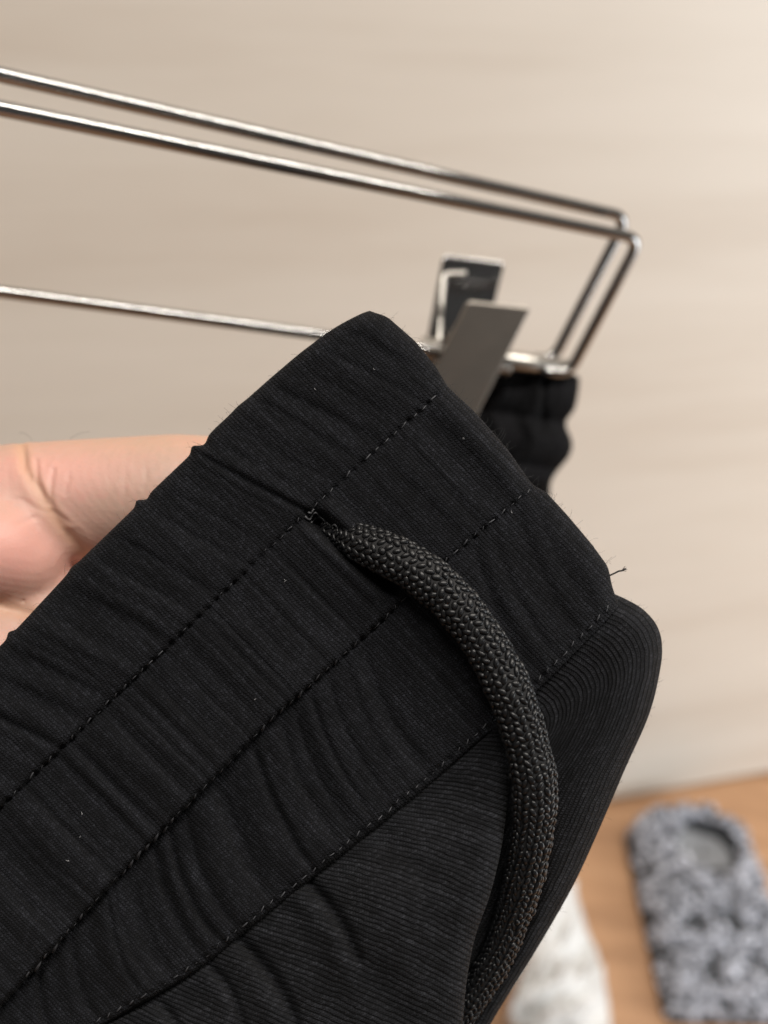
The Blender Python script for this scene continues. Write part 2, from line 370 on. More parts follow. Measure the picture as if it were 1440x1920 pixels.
# stitches: one short thread each, three rows
st_me = None
def make_stitch(p0, p1, mat_key, parent):
    global st_me
    if st_me is None:
        t = np.linspace(-1, 1, 9); path = np.stack([t, np.zeros(9), .30 * (1 - t ** 2) - .12], 1)
        rad = .155 * np.sqrt(np.clip(1.02 - t ** 4, .05, 1))
        V, Fq = tube_np(path, rad, 6); o = mesh_np('stitch', V, Fq, M['thread'], None); st_me = o.data
    else:
        o = bpy.data.objects.new('stitch', st_me); col.objects.link(o)
    x = Vector(p1 - p0); L = x.length / 2; x.normalize(); n = -Vector(F); n = (n - x * n.dot(x)).normalized(); y = n.cross(x)
    c = Vector((p0 + p1) / 2)
    mw = Matrix(((x.x * L, y.x * L, n.x * L, c.x), (x.y * L, y.y * L, n.y * L, c.y), (x.z * L, y.z * L, n.z * L, c.z), (0, 0, 0, 1)))
    o.parent = parent; o.matrix_parent_inverse = Matrix.Identity(4); o.matrix_basis = Matrix.Translation(-Vector(abs_loc[parent.name])) @ mw
    return o
sr = np.random.default_rng(21)
for k, (L, off) in enumerate(((L1, -3), (L2, -3), (L3, -4))):
    a = 22.0 if k < 2 else 70
    while a < (1120 if k == 0 else 1330):
        ln = 12.5 + sr.uniform(-4.5, 4)
        if not (k == 0 and 330 < a < 352) and sr.uniform() > .06:
            j = sr.uniform(-2.8, 2.8, 2)
            dz_ = .10 - .14 * float(sstep(330, 520, a)) * (1 if k < 2 else .5) + sr.uniform(-.10, .03)
            make_stitch(band_pt(a, float(L(a)) + off + j[0] - 1.5, dz_), band_pt(a + ln, float(L(a + ln)) + off + j[1] + 1.5, dz_), 'thread', waist)
        a += ln + 10.5 + sr.uniform(-1.5, 1.5)

# bartack at the head of the slit: loose zigzag of lighter thread
bt = []
for pts in ([(572, 968), (580, 975), (586, 966), (592, 961), (598, 967), (607, 975), (614, 984), (622, 991), (632, 995)],
            [(584, 980), (591, 972), (600, 970)], [(612, 980), (622, 986), (628, 984), (634, 992)], [(628, 1000), (636, 1004), (648, 1010)], [(588, 955), (583, 962), (577, 960)]):
    q = resample(catmull(pts, 40), 24); a_, b__ = px2ab(q[:, 0], q[:, 1])
    bt.append(tube_np(band_pt(a_, b__, .35 + .15 * noise1(np.arange(24) * .4, len(pts))) + U * 0, .00012, 6))
V, Fq = join_np(bt); mesh_np('bartack', V, Fq, M['threadlight'], waist)

# loose thread at the right-hand end of the third row
q = catmull([(1143, 1079), (1152, 1075), (1160, 1071), (1166, 1070), (1173, 1066)], 20)
tl = [tube_np(G(q[:, 0], q[:, 1], np.full(20, -3.0)), .00012, 6)]
for dx, dy in ((9, -5), (8, 1), (6, -8), (10, -2)):
    q = catmull([(1166, 1070), (1166 + dx * .5, 1070 + dy * .6), (1166 + dx, 1070 + dy)], 8); tl.append(tube_np(G(q[:, 0], q[:, 1], np.full(8, -3.0)), .00004, 5))
V, Fq = join_np(tl); mesh_np('loose_thread', V, Fq, M['core'], waist)

# ------------------------------------------------------------------ trousers: right leg cloth, turning over at its outer edge
S = resample(catmull([(1120, 1085), (1142, 1108), (1175, 1124), (1205, 1142), (1230, 1170), (1241, 1205), (1238, 1255), (1217, 1340), (1172, 1442), (1130, 1540), (1085, 1640), (1044, 1716), (1000, 1790), (958, 1857), (920, 1920), (860, 2030), (800, 2150)], 600), 420)
sl = np.concatenate([[0], np.cumsum(np.linalg.norm(np.diff(S, axis=0), axis=1))])
W = np.concatenate([-np.linspace(1, 0, 22)[:-1], np.linspace(0, 1, 200)])
th = sstep(0, 560, sl); d0 = np.array([-.71, .704]); ang0 = math.atan2(.704, -.71); ang1 = math.atan2(.16, -.98)
ang = ang0 + (ang1 - ang0) * th
dirs = np.stack([np.cos(ang), np.sin(ang)], 1)
Wd = np.clip(W, 0, 1) * 300
pxl = S[:, None, :] + Wd[None, :, None] * dirs[:, None, :]
Rl = 60.0
zr = np.where(Wd < Rl, -(Rl - np.sqrt(np.maximum(Rl ** 2 - (Rl - Wd) ** 2, 0))) / 14.4, 0)[None, :]
kb = np.clip(-W, 0, 1)[None, :]
Wc = np.interp(sl, [400, 560, 680, 800, 900, 1300], [190, 130, 92, 72, 64, 60])
zl = -1.2 - 6.5 * sstep(250, 1000, sl)[:, None] - (6.0 * sstep(480, 820, sl))[:, None] * np.exp(-((Wd[None, :] - Wc[:, None] - 12) / 46) ** 2) + zr - 22 * kb + .8 * noise2(pxl[..., 0] / 160, pxl[..., 1] / 220, 41) + .12 * noise1(Wd[None, :] / 30 + sl[:, None] * .002, 42)
zl = zl + 1.0 * sstep(0, 120, sl)[:, None] * np.exp(-((Wd[None, :] - 90) / 70) ** 2) - 1.2 * (1 - sstep(0, 60, sl))[:, None]
pxl = pxl + (60 * kb ** 1.5)[..., None] * dirs[:, None, :]
P = G(pxl[..., 0], pxl[..., 1], zl)
UV = np.stack([np.broadcast_to(Wd[None, :] - kb * 300, zl.shape), np.broadcast_to(sl[:, None], zl.shape)], -1)
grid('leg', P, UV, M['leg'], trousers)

# ------------------------------------------------------------------ trousers: the cloth bunched in front, with its fold over the cord
K = np.linspace(0, 1, 420)
rid = resample(catmull([(985, 1300), (972, 1360), (958, 1440), (950, 1520), (938, 1600), (918, 1680), (893, 1750), (878, 1820), (869, 1900), (864, 2000), (860, 2200), (850, 2420)], 600), 420)
aK = 322 + K ** .92 * 1150
sx, sy = ab2px(aK, L3(aK) - 6); St = np.stack([sx, sy], 1)
Q = np.concatenate([np.linspace(0, 1, 260), 1 + np.linspace(0, 1, 26)[1:]])
Qf = np.clip(Q, 0, 1); qb = np.clip(Q - 1, 0, 1)
mid_ = (St + rid) / 2 + np.stack([0 * K, -30 * np.sin(np.pi * np.clip(K * 1.3, 0, 1))], 1)
pl = ((1 - Qf) ** 2)[None, :, None] * St[:, None] + (2 * Qf * (1 - Qf))[None, :, None] * mid_[:, None] + (Qf ** 2)[None, :, None] * rid[:, None]
x_, y_ = pl[..., 0], pl[..., 1]
dr = np.linalg.norm(rid[:, None] - pl, axis=2)                           # distance from the fold's ridge
Rf = 42.0 + 14 * K[:, None]
zf = np.where(dr < Rf, -(Rf - np.sqrt(np.maximum(Rf ** 2 - (Rf - dr) ** 2, 0))) / 14.4, 0)
ds = np.linalg.norm(St[:, None] - pl, axis=2)
zf = zf + (-1.0 + 3.6 * sstep(0, 220, ds)) * sstep(0, 90, dr + ds) + 3.6 * sstep(1420, 1760, y_)
zf = zf - 1.2 * (1 - sstep(0, 30, ds))
def fold(x, y, p0, p1, wdt, h, side=1):
    p0 = np.array(p0, float); p1 = np.array(p1, float); v = p1 - p0; L = np.linalg.norm(v); v /= L
    t = ((x - p0[0]) * v[0] + (y - p0[1]) * v[1]) / L; d = ((x - p0[0]) * -v[1] + (y - p0[1]) * v[0]) + 14 * np.sin(t * 3)
    env = sstep(-.12, .12, t) * (1 - sstep(.75, 1.12, t))
    return env * h * (-np.exp(-(d / wdt) ** 2) + .55 * np.exp(-((d - side * 3.0 * wdt) / (2.2 * wdt)) ** 2))
zf = zf + fold(x_, y_, (575, 1650), (675, 1815), 11, 1.7) + fold(x_, y_, (450, 1762), (560, 1935), 12, 1.8) + fold(x_, y_, (395, 1810), (455, 1935), 9, 1.1) \
    + fold(x_, y_, (300, 1880), (350, 2000), 10, 1.0) + fold(x_, y_, (700, 1560), (820, 1700), 30, .5) + fold(x_, y_, (770, 1920), (690, 1780), 34, .9)
zf = zf + .7 * noise2(x_ / 120, y_ / 140, 51) + .15 * noise2(x_ / 30, y_ / 45, 52)
z2 = zf - (qb * 13)[None, :]
x2 = x_ - (34 * qb ** 1.4)[None, :]
P = G(x2, y_, z2)
vK = np.concatenate([[0], np.cumsum(np.linalg.norm(np.diff(.5 * St + .5 * rid, axis=0), axis=1))])
UV = np.stack([np.broadcast_to(vK[:, None], x_.shape), ds + (qb * 200)[None, :]], -1)
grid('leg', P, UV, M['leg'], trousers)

# ------------------------------------------------------------------ trousers: back of the waistband, gathered in the clip
rs = np.array([(1058, 696), (1084, 706), (1086, 722), (1083, 745), (1077, 768), (1063, 788), (1063, 803), (1071, 822), (1073, 838), (1066, 858), (1048, 880), (1034, 902), (1031, 930), (1026, 980), (1015, 1060), (990, 1250), (950, 1500), (900, 1750), (850, 2000), (800, 2200)], float)
rs = resample(catmull(rs, 900), 420)
Wb = np.concatenate([-np.linspace(1, 0, 14)[:-1], np.linspace(0, 1, 130)])
Wp = np.clip(Wb, 0, 1) * 300
xb = rs[:, None, 0] - Wp[None]; yb = rs[:, None, 1] - Wp[None] * .16 + 0 * xb
Rb = 40.
db = np.where(Wp < Rb, (Rb - np.sqrt(np.maximum(Rb ** 2 - (Rb - Wp) ** 2, 0))) / 7.3, 0)[None] + 14 * np.clip(-Wb, 0, 1)[None]
rowy = yb + Wp[None] * .16
zb = 2.8 * np.abs(np.sin(np.pi * (rowy - 705) / 88)) ** .7 + 1.3 * noise1(Wp[None] / 20 + .3 * noise2(xb / 40, yb / 60, 3), 71) - 1.4 * np.exp(-((xb + .1 * (yb - 750) - 1020) / 6) ** 2) * (1 - sstep(790, 820, yb))
low_ = np.clip(rowy - 900, 0, None)
zb = zb * (1 - sstep(900, 960, rowy)) + sstep(900, 960, rowy) * (1.5 * noise2(xb / 60, yb / 160, 7))
P = B(xb, yb, .2585 + .00012 * low_ + db / 1000 - zb / 1000)
UV = np.stack([np.broadcast_to(Wp[None] * 1.8, xb.shape), rowy * 1.8], -1)
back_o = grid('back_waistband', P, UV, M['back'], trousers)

# the side of the trousers, running back from the front fold to the clipped end
fs = resample(catmull([(776, 752, 157), (914, 890, 157), (1056, 1030, 157), (1140, 1130, 160), (1158, 1255, 166), (1110, 1400, 170), (1030, 1600, 173), (900, 1850, 175), (760, 2080, 175)], 400), 160)
gs = resample(catmull([(895, 800, 261), (940, 880, 266), (975, 960, 272), (1000, 1060, 280), (985, 1250, 303), (950, 1500, 333), (900, 1750, 363), (850, 2000, 393), (800, 2200, 415)], 400), 160)
f3, g3 = B(fs[:, 0], fs[:, 1], fs[:, 2] / 1000), B(gs[:, 0], gs[:, 1], gs[:, 2] / 1000)
tq = np.linspace(0, 1, 70)
sag = (np.sin(np.pi * tq) * .006)[None, :, None] * np.array([-1, 0, -.6]) + (.0016 * noise2(np.linspace(0, 9, 160)[:, None], tq[None] * 9, 19) * np.sin(np.pi * tq)[None])[..., None] * np.array([1, 0, .3])
P = f3[:, None] * (1 - tq)[None, :, None] + g3[:, None] * tq[None, :, None] + sag
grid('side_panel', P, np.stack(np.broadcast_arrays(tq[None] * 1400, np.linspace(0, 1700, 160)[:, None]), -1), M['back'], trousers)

# ------------------------------------------------------------------ trousers: braided drawstring
cp = np.array([(612, 986, -3.6), (642, 1002, -1.8), (674, 1016, .4), (720, 1036, 2.2), (780, 1068, 3.4), (838, 1116, 3.9), (890, 1178, 4.2), (930, 1243, 4.3), (962, 1312, 4.2), (985, 1385, 3.6), (1001, 1460, 2.6), (1001, 1530, 1.0), (993, 1590, -.6), (983, 1640, -2.4), (965, 1706, -5.0), (932, 1792, -8.0), (890, 1864, -10), (848, 1930, -11), (778, 2040, -12)], float)
cpx = resample(catmull(cp, 900), 700)
path = G(cpx[:, 0], cpx[:, 1], cpx[:, 2]); path = resample(path, 700)
arcl = np.concatenate([[0], np.cumsum(np.linalg.norm(np.diff(path, axis=0), axis=1))])
CR = .00272
def crad(s): return CR * (.58 + .42 * sstep(0, .011, s)) * (1 + .025 * np.sin(s * 420) + .02 * np.sin(s * 1130 + 1)) * (1 - .26 * sstep(.045, .088, s))
Tn, Nn, Bb = frames(path)
# keep one side of the cord's frame towards the camera so that it can lie a little flattened
vdir = -F
Nn = vdir - Tn * (Tn @ vdir)[:, None]; Nn /= np.linalg.norm(Nn, axis=1)[:, None]; Bb = np.cross(Tn, Nn)
FL_N, FL_B = .88, 1.05
def cord_pt(s, th, k=1.0):
    c = np.stack([np.interp(s, arcl, path[:, i]) for i in range(3)], -1); n = np.stack([np.interp(s, arcl, Nn[:, i]) for i in range(3)], -1); b = np.stack([np.interp(s, arcl, Bb[:, i]) for i in range(3)], -1)
    r = crad(s) * k
    return c + (r * FL_N * np.cos(th))[..., None] * n + (r * FL_B * np.sin(th))[..., None] * b
ss, tt = np.meshgrid(np.linspace(0, arcl[-1], 300), np.linspace(0, 2 * np.pi, 28, endpoint=False), indexing='ij')
drawstring = mesh_np('drawstring', cord_pt(ss, tt, .90).reshape(-1, 3), grid_faces(300, 28, True), M['core'], trousers); abs_loc['drawstring'] = (0.0, 0.0, 0.0)
# yarn: plump herringbone grains that follow the cord's surface
bmg = bmesh.new(); bmesh.ops.create_icosphere(bmg, subdivisions=2, radius=1.0); gv = np.array([v.co for v in bmg.verts]); gf = np.array([[v.index for v in f.verts] for f in bmg.faces]); bmg.free()
NCOL, PIT = 18, .00108
gr = np.random.default_rng(5); parts = []
for j in range(NCOL):
    s = .0004 + (PIT / 2 if j % 2 else 0)
    while s < arcl[-1] - .001:
        th = 2 * np.pi * (j + gr.uniform(-.12, .12)) / NCOL + .25 * math.sin(s * 90) + s * 9
        rr = float(crad(np.array(s))); wid = 2 * np.pi * rr / NCOL
        tilt = (1 if j % 2 else -1) * (.78 + gr.uniform(-.28, .28)) * (1 - .55 * float(sstep(.035, .065, s)))
        la = PIT * .60 * gr.uniform(.8, 1.2); lb = wid * .42 * gr.uniform(.8, 1.15); lh = min(lb, .00032) * gr.uniform(.85, 1.15)
        du = gv[:, 0] * la; dv = gv[:, 1] * lb
        ls = s + du * math.cos(tilt) - dv * math.sin(tilt); lt = th + (du * math.sin(tilt) + dv * math.cos(tilt)) / rr
        k = .92 + gr.uniform(-.03, .03) + gv[:, 2] * lh / rr * 1.15
        parts.append((cord_pt(np.clip(ls, 0, arcl[-1]), lt, k), gf)); s += PIT * gr.uniform(.96, 1.04)
V, Fq = join_np(parts); yarn = mesh_np('braid_yarn', V, Fq, M['yarn'], drawstring); tag(yarn, kind='stuff')

# lint specks and stray fibres on the cloth
lint = []
lr = np.random.default_rng(12)
spots = [(155, 1525), (150, 1571), (127, 1613), (535, 1088), (960, 960), (700, 690), (870, 820), (590, 730), (535, 1090), (480, 1310)]
for x, y in spots:
    a, b = px2ab(x, y); p = [(x, y), (x + lr.uniform(-3, 3), y + lr.uniform(-3, 3)), (x + lr.uniform(-4, 4), y + lr.uniform(-4, 4))]
    q = catmull(p, 8); a_, b__ = px2ab(q[:, 0], q[:, 1]); lint.append(tube_np(band_pt(a_, b__, .10), .00003, 5))
V, Fq = join_np(lint); tag(mesh_np('lint', V, Fq, M['lint'], trousers), kind='stuff')
fz = []
for i in range(170):
    if i % 3:
        b = lr.uniform(0, 690); a = float(edge_a(b)); x, y = ab2px(a, b); n = -EA; z = -2.9
    else:
        a = lr.uniform(30, 950); b = float(L0(a)); x, y = ab2px(a, b); n = -EB; z = -1.6
    v = n * lr.uniform(.3, 1) + lr.uniform(-.9, .9, 2); L = lr.uniform(4, 15)
    q = catmull([(x - n[0] * 3, y - n[1] * 3), (x + v[0] * L * .5, y + v[1] * L * .5), (x + v[0] * L + lr.uniform(-4, 4), y + v[1] * L + lr.uniform(-4, 4))], 7)
    fz.append(tube_np(G(q[:, 0], q[:, 1], np.full(7, z)), .000012, 4))
for i in range(120):
    k = lr.integers(10, 380); x, y = S[k]; L = lr.uniform(3, 11); v = -dirs[k] * lr.uniform(.2, 1) + lr.uniform(-.9, .9, 2)
    q = catmull([(x, y), (x + v[0] * L * .5, y + v[1] * L * .5), (x + v[0] * L, y + v[1] * L)], 6); fz.append(tube_np(G(q[:, 0], q[:, 1], np.full(6, float(zl[k, 21]))), .000011, 4))
V, Fq = join_np(fz); tag(mesh_np('fabric_fuzz', V, Fq, M['fuzz'], trousers), kind='stuff')
tag(trousers, 'black knit trousers with gathered waistband and thick braided drawstring, held towards the viewer', 'trousers')

# ------------------------------------------------------------------ the metal hanger
hanger = empty('hanger', tuple(B(0, 203, .17))); 
WR = .00138
def lerp3(p, q, t): return p + (q - p) * t
def round_poly(pts, r, n=8):
    out = [pts[0]]
    for i in range(1, len(pts) - 1):
        p, a, b = pts[i], pts[i - 1], pts[i + 1]; va = (a - p) / np.linalg.norm(a - p); vb = (b - p) / np.linalg.norm(b - p)
        for t in np.linspace(0, 1, n): out.append((1 - t) ** 2 * (p + va * r) + 2 * t * (1 - t) * p + t ** 2 * (p + vb * r))
    out.append(pts[-1]); return np.array(out)
def long_path(p, step=.004):
    out = [p[0]]
    for a, b in zip(p[:-1], p[1:]):
        k = max(1, int(np.linalg.norm(b - a) / step)); out += [a + (b - a) * (i + 1) / k for i in range(k)]
    return np.array(out)
fl, fr_ = B(0, 203, .170), B(1200, 448, .236)            # front wire, upper bar
rl, rr_ = B(0, 140, .176), B(1176, 407, .242)            # rear wire
bl, br_ = B(0, 547, .197), B(1058, 690, .2575)           # lower bar
ext = lambda p, q, t: p + (p - q) * t
Lf, Lr, Lb = ext(fl, fr_, 1.6), ext(rl, rr_, 1.6), ext(bl, br_, 1.75)
fside, rside = B(1066, 702, .2560), B(1036, 676, .2600)
tube('front_wire', long_path(round_poly([Lf, fr_, fside, lerp3(fside, bl, .06)], .0042)), WR, M['wire'], hanger, 20)
tube('rear_wire', long_path(round_poly([Lr, rr_, rside, lerp3(rside, bl, .04)], .0042)), WR, M['wire'], hanger, 20)
tube('lower_bar', long_path(np.array([Lb, br_])), .00125, M['wire'], hanger, 20)
bar_dir = (br_ - bl) / np.linalg.norm(br_ - bl)
def sleeve(name, t0, t1, rad, mat):
    p = np.array([br_ - bar_dir * t for t in (t0, t0 - .0002, (t0 + t1) / 2, t1 + .0002, t1)]); r = rad * np.array([.88, 1, 1, 1, .88])
    return tube(name, p, r, mat, hanger, 28)
sleeve('sleeve', .0200, -.0010, .0023, M['sleeve'])
clip = None
def slab(name, corners, thick, rad, mat, parent):
    c = [np.asarray(p, float) for p in corners]; out = []
    for i in range(len(c)):
        p, a, b = c[i], c[i - 1], c[(i + 1) % len(c)]; va = (a - p) / np.linalg.norm(a - p); vb = (b - p) / np.linalg.norm(b - p)
        for t in np.linspace(0, 1, 7): out.append((1 - t) ** 2 * (p + va * rad) + 2 * t * (1 - t) * p + t ** 2 * (p + vb * rad))
    n = np.cross(c[1] - c[0], c[2] - c[0]); n /= np.linalg.norm(n)
    bm = bmesh.new(); f = bm.faces.new([bm.verts.new(p) for p in out])
    ret = bmesh.ops.extrude_face_region(bm, geom=[f]); vs_ = [g for g in ret['geom'] if isinstance(g, bmesh.types.BMVert)]
    for v in vs_: v.co += Vector(n * thick)
    bmesh.ops.recalc_face_normals(bm, faces=bm.faces[:])
    rim = [e for e in bm.edges if len(e.link_faces) == 2 and e.calc_face_angle() > 1.2]
    bmesh.ops.bevel(bm, geom=rim, offset=thick * .3, segments=3, affect='EDGES', profile=.5)
    return bm_obj(name, bm, mat, parent)
# clip (front jaw, rear jaw, spring)
clip = bpy.data.objects.new('clip', None); col.objects.link(clip); clip.parent = hanger; clip.matrix_parent_inverse = Matrix.Translation(-Vector(hanger.location)); clip.location = tuple(B(880, 670, .252)); clip.empty_display_size = .005
abs_loc['clip'] = tuple(clip.location)
jf = slab('front_jaw', [B(879, 565, .2330), B(996, 578, .2370), B(884, 800, .2480), B(768, 784, .2440)], .0011, .0011, M['plate'], clip)
jr = slab('rear_jaw', [B(832, 477, .2570), B(947, 492, .2605), B(905, 660, .2600), B(800, 645, .2565)], .0011, .0016, M['mirror'], clip)
hl, hn = [], 60
pc0, pc1 = B(792, 654, .2455), B(955, 684, .2510); axv = (pc1 - pc0)
t = np.linspace(0, 1, 260); ax = axv / np.linalg.norm(axv); n1 = np.cross(ax, F); n1 /= np.linalg.norm(n1); n2 = np.cross(ax, n1)
for (ta, tb_) in ((0.0, .16), (.86, 1.0)):
    tq = np.linspace(ta, tb_, 70); an = (tq - ta) / (tb_ - ta) * 2 * np.pi * 3
    pth = pc0 + tq[:, None] * axv + .0024 * (np.cos(an)[:, None] * n1 + np.sin(an)[:, None] * n2); hl.append(tube_np(pth, .00062, 10))
leg_ = long_path(round_poly([B(806, 668, .2470), B(823, 640, .2520), B(832, 514, .2545), B(874, 513, .2555)], .0016), .001)
hl.append(tube_np(leg_, .00072, 12))
V, Fq = join_np(hl); mesh_np('spring', V, Fq, M['sleeve'], clip)
tag(hanger, 'silver wire trouser hanger with double bars and a metal clip gripping the black trousers', 'hanger')

# ------------------------------------------------------------------ the hand behind the waistband
def blob_chain(pts):
    """pts: (px, py, depth_mm, radius_mm) -> chain of spheres and frusta"""
    out = []
    for (a, b) in zip(pts[:-1], pts[1:]):
        pa, pb = B(a[0], a[1], a[2] / 1000), B(b[0], b[1], b[2] / 1000); n = max(3, int(np.linalg.norm(pb - pa) / .0022))
        for i in range(n + 1):
            t_ = i / n; out.append((pa + (pb - pa) * t_, (a[3] + (b[3] - a[3]) * t_) / 1000))
    return out
balls = []
balls += blob_chain([(-60, 965, 158, 10.6), (120, 940, 157, 9.6), (330, 925, 156, 9.3), (620, 935, 157, 8.8), (800, 1010, 160, 8.0), (910, 1110, 163, 6.8)])      # index finger
balls += blob_chain([(-60, 1200, 158, 10.8), (110, 1190, 156, 9.8), (360, 1190, 156, 9.6), (640, 1210, 158, 9.0), (830, 1290, 161, 8.0), (930, 1390, 164, 6.8)])   # middle finger
balls += blob_chain([(-80, 1440, 160, 10.2), (100, 1430, 158, 9.2), (340, 1440, 158, 8.8), (600, 1460, 160, 8.3), (760, 1540, 163, 7.5), (850, 1630, 165, 6.4)])    # ring finger
balls += blob_chain([(-120, 1650, 163, 9.0), (60, 1650, 161, 8.0), (260, 1660, 161, 7.4), (430, 1680, 162, 7.0), (540, 1740, 164, 6.4), (600, 1800, 166, 5.6)])      # little finger
balls += blob_chain([(-60, 965, 158, 10.6), (-420, 1080, 162, 13.5), (-900, 1220, 166, 15)])                                                              # palm
balls += blob_chain([(-60, 1200, 158, 11), (-450, 1240, 162, 14), (-950, 1280, 166, 15.5)])
balls += blob_chain([(-80, 1440, 160, 10.6), (-450, 1420, 163, 14), (-950, 1350, 167, 15.5)])
balls += blob_chain([(-120, 1650, 163, 9.6), (-450, 1590, 165, 13.5), (-950, 1420, 168, 15)])
balls += blob_chain([(-950, 1230, 166, 16), (-1350, 1330, 172, 19), (-1900, 1450, 182, 22)]) + blob_chain([(-950, 1400, 168, 15), (-1350, 1400, 173, 18), (-1900, 1500, 183, 22)])   # wrist
balls += blob_chain([(-900, 1180, 160, 14), (-640, 900, 152, 12.5), (-470, 660, 150, 10), (-360, 480, 152, 8.2)])                                            # thumb
balls += blob_chain([(-40, 1012, 150.8, 8.3), (-2, 1030, 150.2, 8.0), (42, 1050, 151.2, 6.6)])          # pad under the index finger
balls += blob_chain([(-90, 1235, 151.5, 9), (-15, 1240, 150.5, 8.4), (20, 1255, 151.5, 7)])             # pad under the middle finger
balls += blob_chain([(-90, 1440, 154, 8.5), (-20, 1440, 153, 7.5)])
hb = bmesh.new()
icob = bmesh.new(); bmesh.ops.create_icosphere(icob, subdivisions=3, radius=1.0); iv = np.array([v.co for v in icob.verts]); iff = np.array([[v.index for v in f.verts] for f in icob.faces]); icob.free()
V, Fq = join_np([(iv * r + p, iff) for p, r in balls])
hand = mesh_np('hand', V, Fq, None); 
md = hand.modifiers.new('r', 'REMESH'); md.mode = 'VOXEL'; md.voxel_size = .0009
sm = hand.modifiers.new('s', 'SMOOTH'); sm.factor = .5; sm.iterations = 14
dg = bpy.context.evaluated_depsgraph_get(); me = bpy.data.meshes.new_from_object(hand.evaluated_get(dg)); hand.modifiers.clear(); old = hand.data; hand.data = me; bpy.data.meshes.remove(old)
# finer mesh where it shows, then creases in the skin
bm = bmesh.new(); bm.from_mesh(me)
def proj(co):
    v = np.array(co) - C; d = v @ F; return 720 + FPX * (v @ R) / d, 960 - FPX * (v @ U) / d
near = [f for f in bm.faces if (lambda q: -80 < q[0] < 480 and 720 < q[1] < 1300)(proj(f.calc_center_median()))]
ed = list({e for f in near for e in f.edges}); bmesh.ops.subdivide_edges(bm, edges=ed, cuts=2, use_grid_fill=True, smooth=.6)
bm.normal_update()
def seg_d(x, y, pts):
    best = 1e9; tt_ = 0
    for i, (a, b) in enumerate(zip(pts[:-1], pts[1:])):
        ax_, ay_ = a; bx_, by_ = b; L2_ = (bx_ - ax_) ** 2 + (by_ - ay_) ** 2; t_ = max(0, min(1, ((x - ax_) * (bx_ - ax_) + (y - ay_) * (by_ - ay_)) / L2_))
        d = math.hypot(x - ax_ - t_ * (bx_ - ax_), y - ay_ - t_ * (by_ - ay_))
        if d < best: best = d; tt_ = (i + t_) / (len(pts) - 1)
    return best, tt_
skin_creases = [([(40, 838), (48, 880), (70, 918), (100, 968), (130, 1004), (165, 1040), (190, 1068)], 8, .36), ([(68, 862), (70, 905), (92, 945)], 4, .35), ([(100, 880), (94, 920), (100, 958), (125, 978)], 4, .30), ([(45, 840), (44, 880)], 4, .25),
                ([(130, 890), (122, 925)], 4, .12), ([(-60, 1125), (0, 1138), (50, 1150), (110, 1160)], 9, .34), ([(235, 890), (232, 950)], 5, .08), ([(275, 880), (270, 930)], 4, .07), ([(118, 990), (150, 985), (168, 1010)], 4, -.14), ([(0, 940), (40, 936), (80, 960)], 4, .10), ([(30, 985), (70, 968)], 4, .08)]
for v in bm.verts:
    x, y = proj(v.co)
    if -100 < x < 500 and 700 < y < 1320:
        dz = 0
        for pts, wd2, h in skin_creases:
            d, t_ = seg_d(x, y, pts)
            if d < wd2 * 4: dz -= h * math.exp(-(d / wd2) ** 2) * (.45 + .55 * math.sin(math.pi * min(1, max(0, .15 + .8 * t_)))) - .22 * abs(h) * math.exp(-((d - 2.2 * wd2) / (1.5 * wd2)) ** 2)
        v.co += v.normal * dz * .001
nearv = [v for v in bm.verts if (lambda q: -100 < q[0] < 500 and 700 < q[1] < 1320)(proj(v.co))]
for _ in range(2): bmesh.ops.smooth_vert(bm, verts=nearv, factor=.4, use_axis_x=True, use_axis_y=True, use_axis_z=True)
bm.to_mesh(me); bm.free()
tone = np.zeros((len(me.vertices), 4), np.float32); tone[:, 3] = 1
co = np.empty(len(me.vertices) * 3, np.float32); me.vertices.foreach_get('co', co); co = co.reshape(-1, 3)
vv_ = co - C; dd = vv_ @ F; hx = 720 + FPX * (vv_ @ R) / dd; hy = 960 - FPX * (vv_ @ U) / dd
tone[:, 0] = np.exp(-(((hx - 30) / 130) ** 2 + ((hy - 1030) / 85) ** 2)) + .75 * np.exp(-(((hx - 90) / 160) ** 2 + ((hy - 880) / 45) ** 2)) + .5 * np.exp(-(((hx - 0) / 140) ** 2 + ((hy - 1240) / 70) ** 2))
cd_ = np.full(len(hx), 99.)
for i in np.nonzero((hx > -60) & (hx < 330) & (hy > 780) & (hy < 1220))[0]:
    cd_[i] = min(seg_d(hx[i], hy[i], skin_creases[0][0])[0], seg_d(hx[i], hy[i], skin_creases[5][0])[0] * .8)
tone[:, 1] = np.exp(-(cd_ / 16) ** 2) + .6 * np.exp(-((hy - 825) / 25) ** 2)
ca = me.color_attributes.new('tone', 'FLOAT_COLOR', 'POINT'); ca.data.foreach_set('color', tone.ravel())
me.materials.clear(); me.materials.append(M['skin']); me.polygons.foreach_set('use_smooth', np.ones(len(me.polygons), bool))
tag(hand, 'bare open hand supporting the black waistband from behind', 'hand')
hh = []
for pts in ([(35, 812), (45, 812), (55, 819), (60, 826)], [(130, 824), (142, 816), (155, 811), (168, 809)]):
    q = catmull(pts, 10); hh.append(tube_np(B(q[:, 0], q[:, 1], np.full(10, .157)), .00002, 4))
V, Fq = join_np(hh); ho = mesh_np('hair', V, Fq, M['fuzz'], hand); ho.matrix_parent_inverse = Matrix.Identity(4)

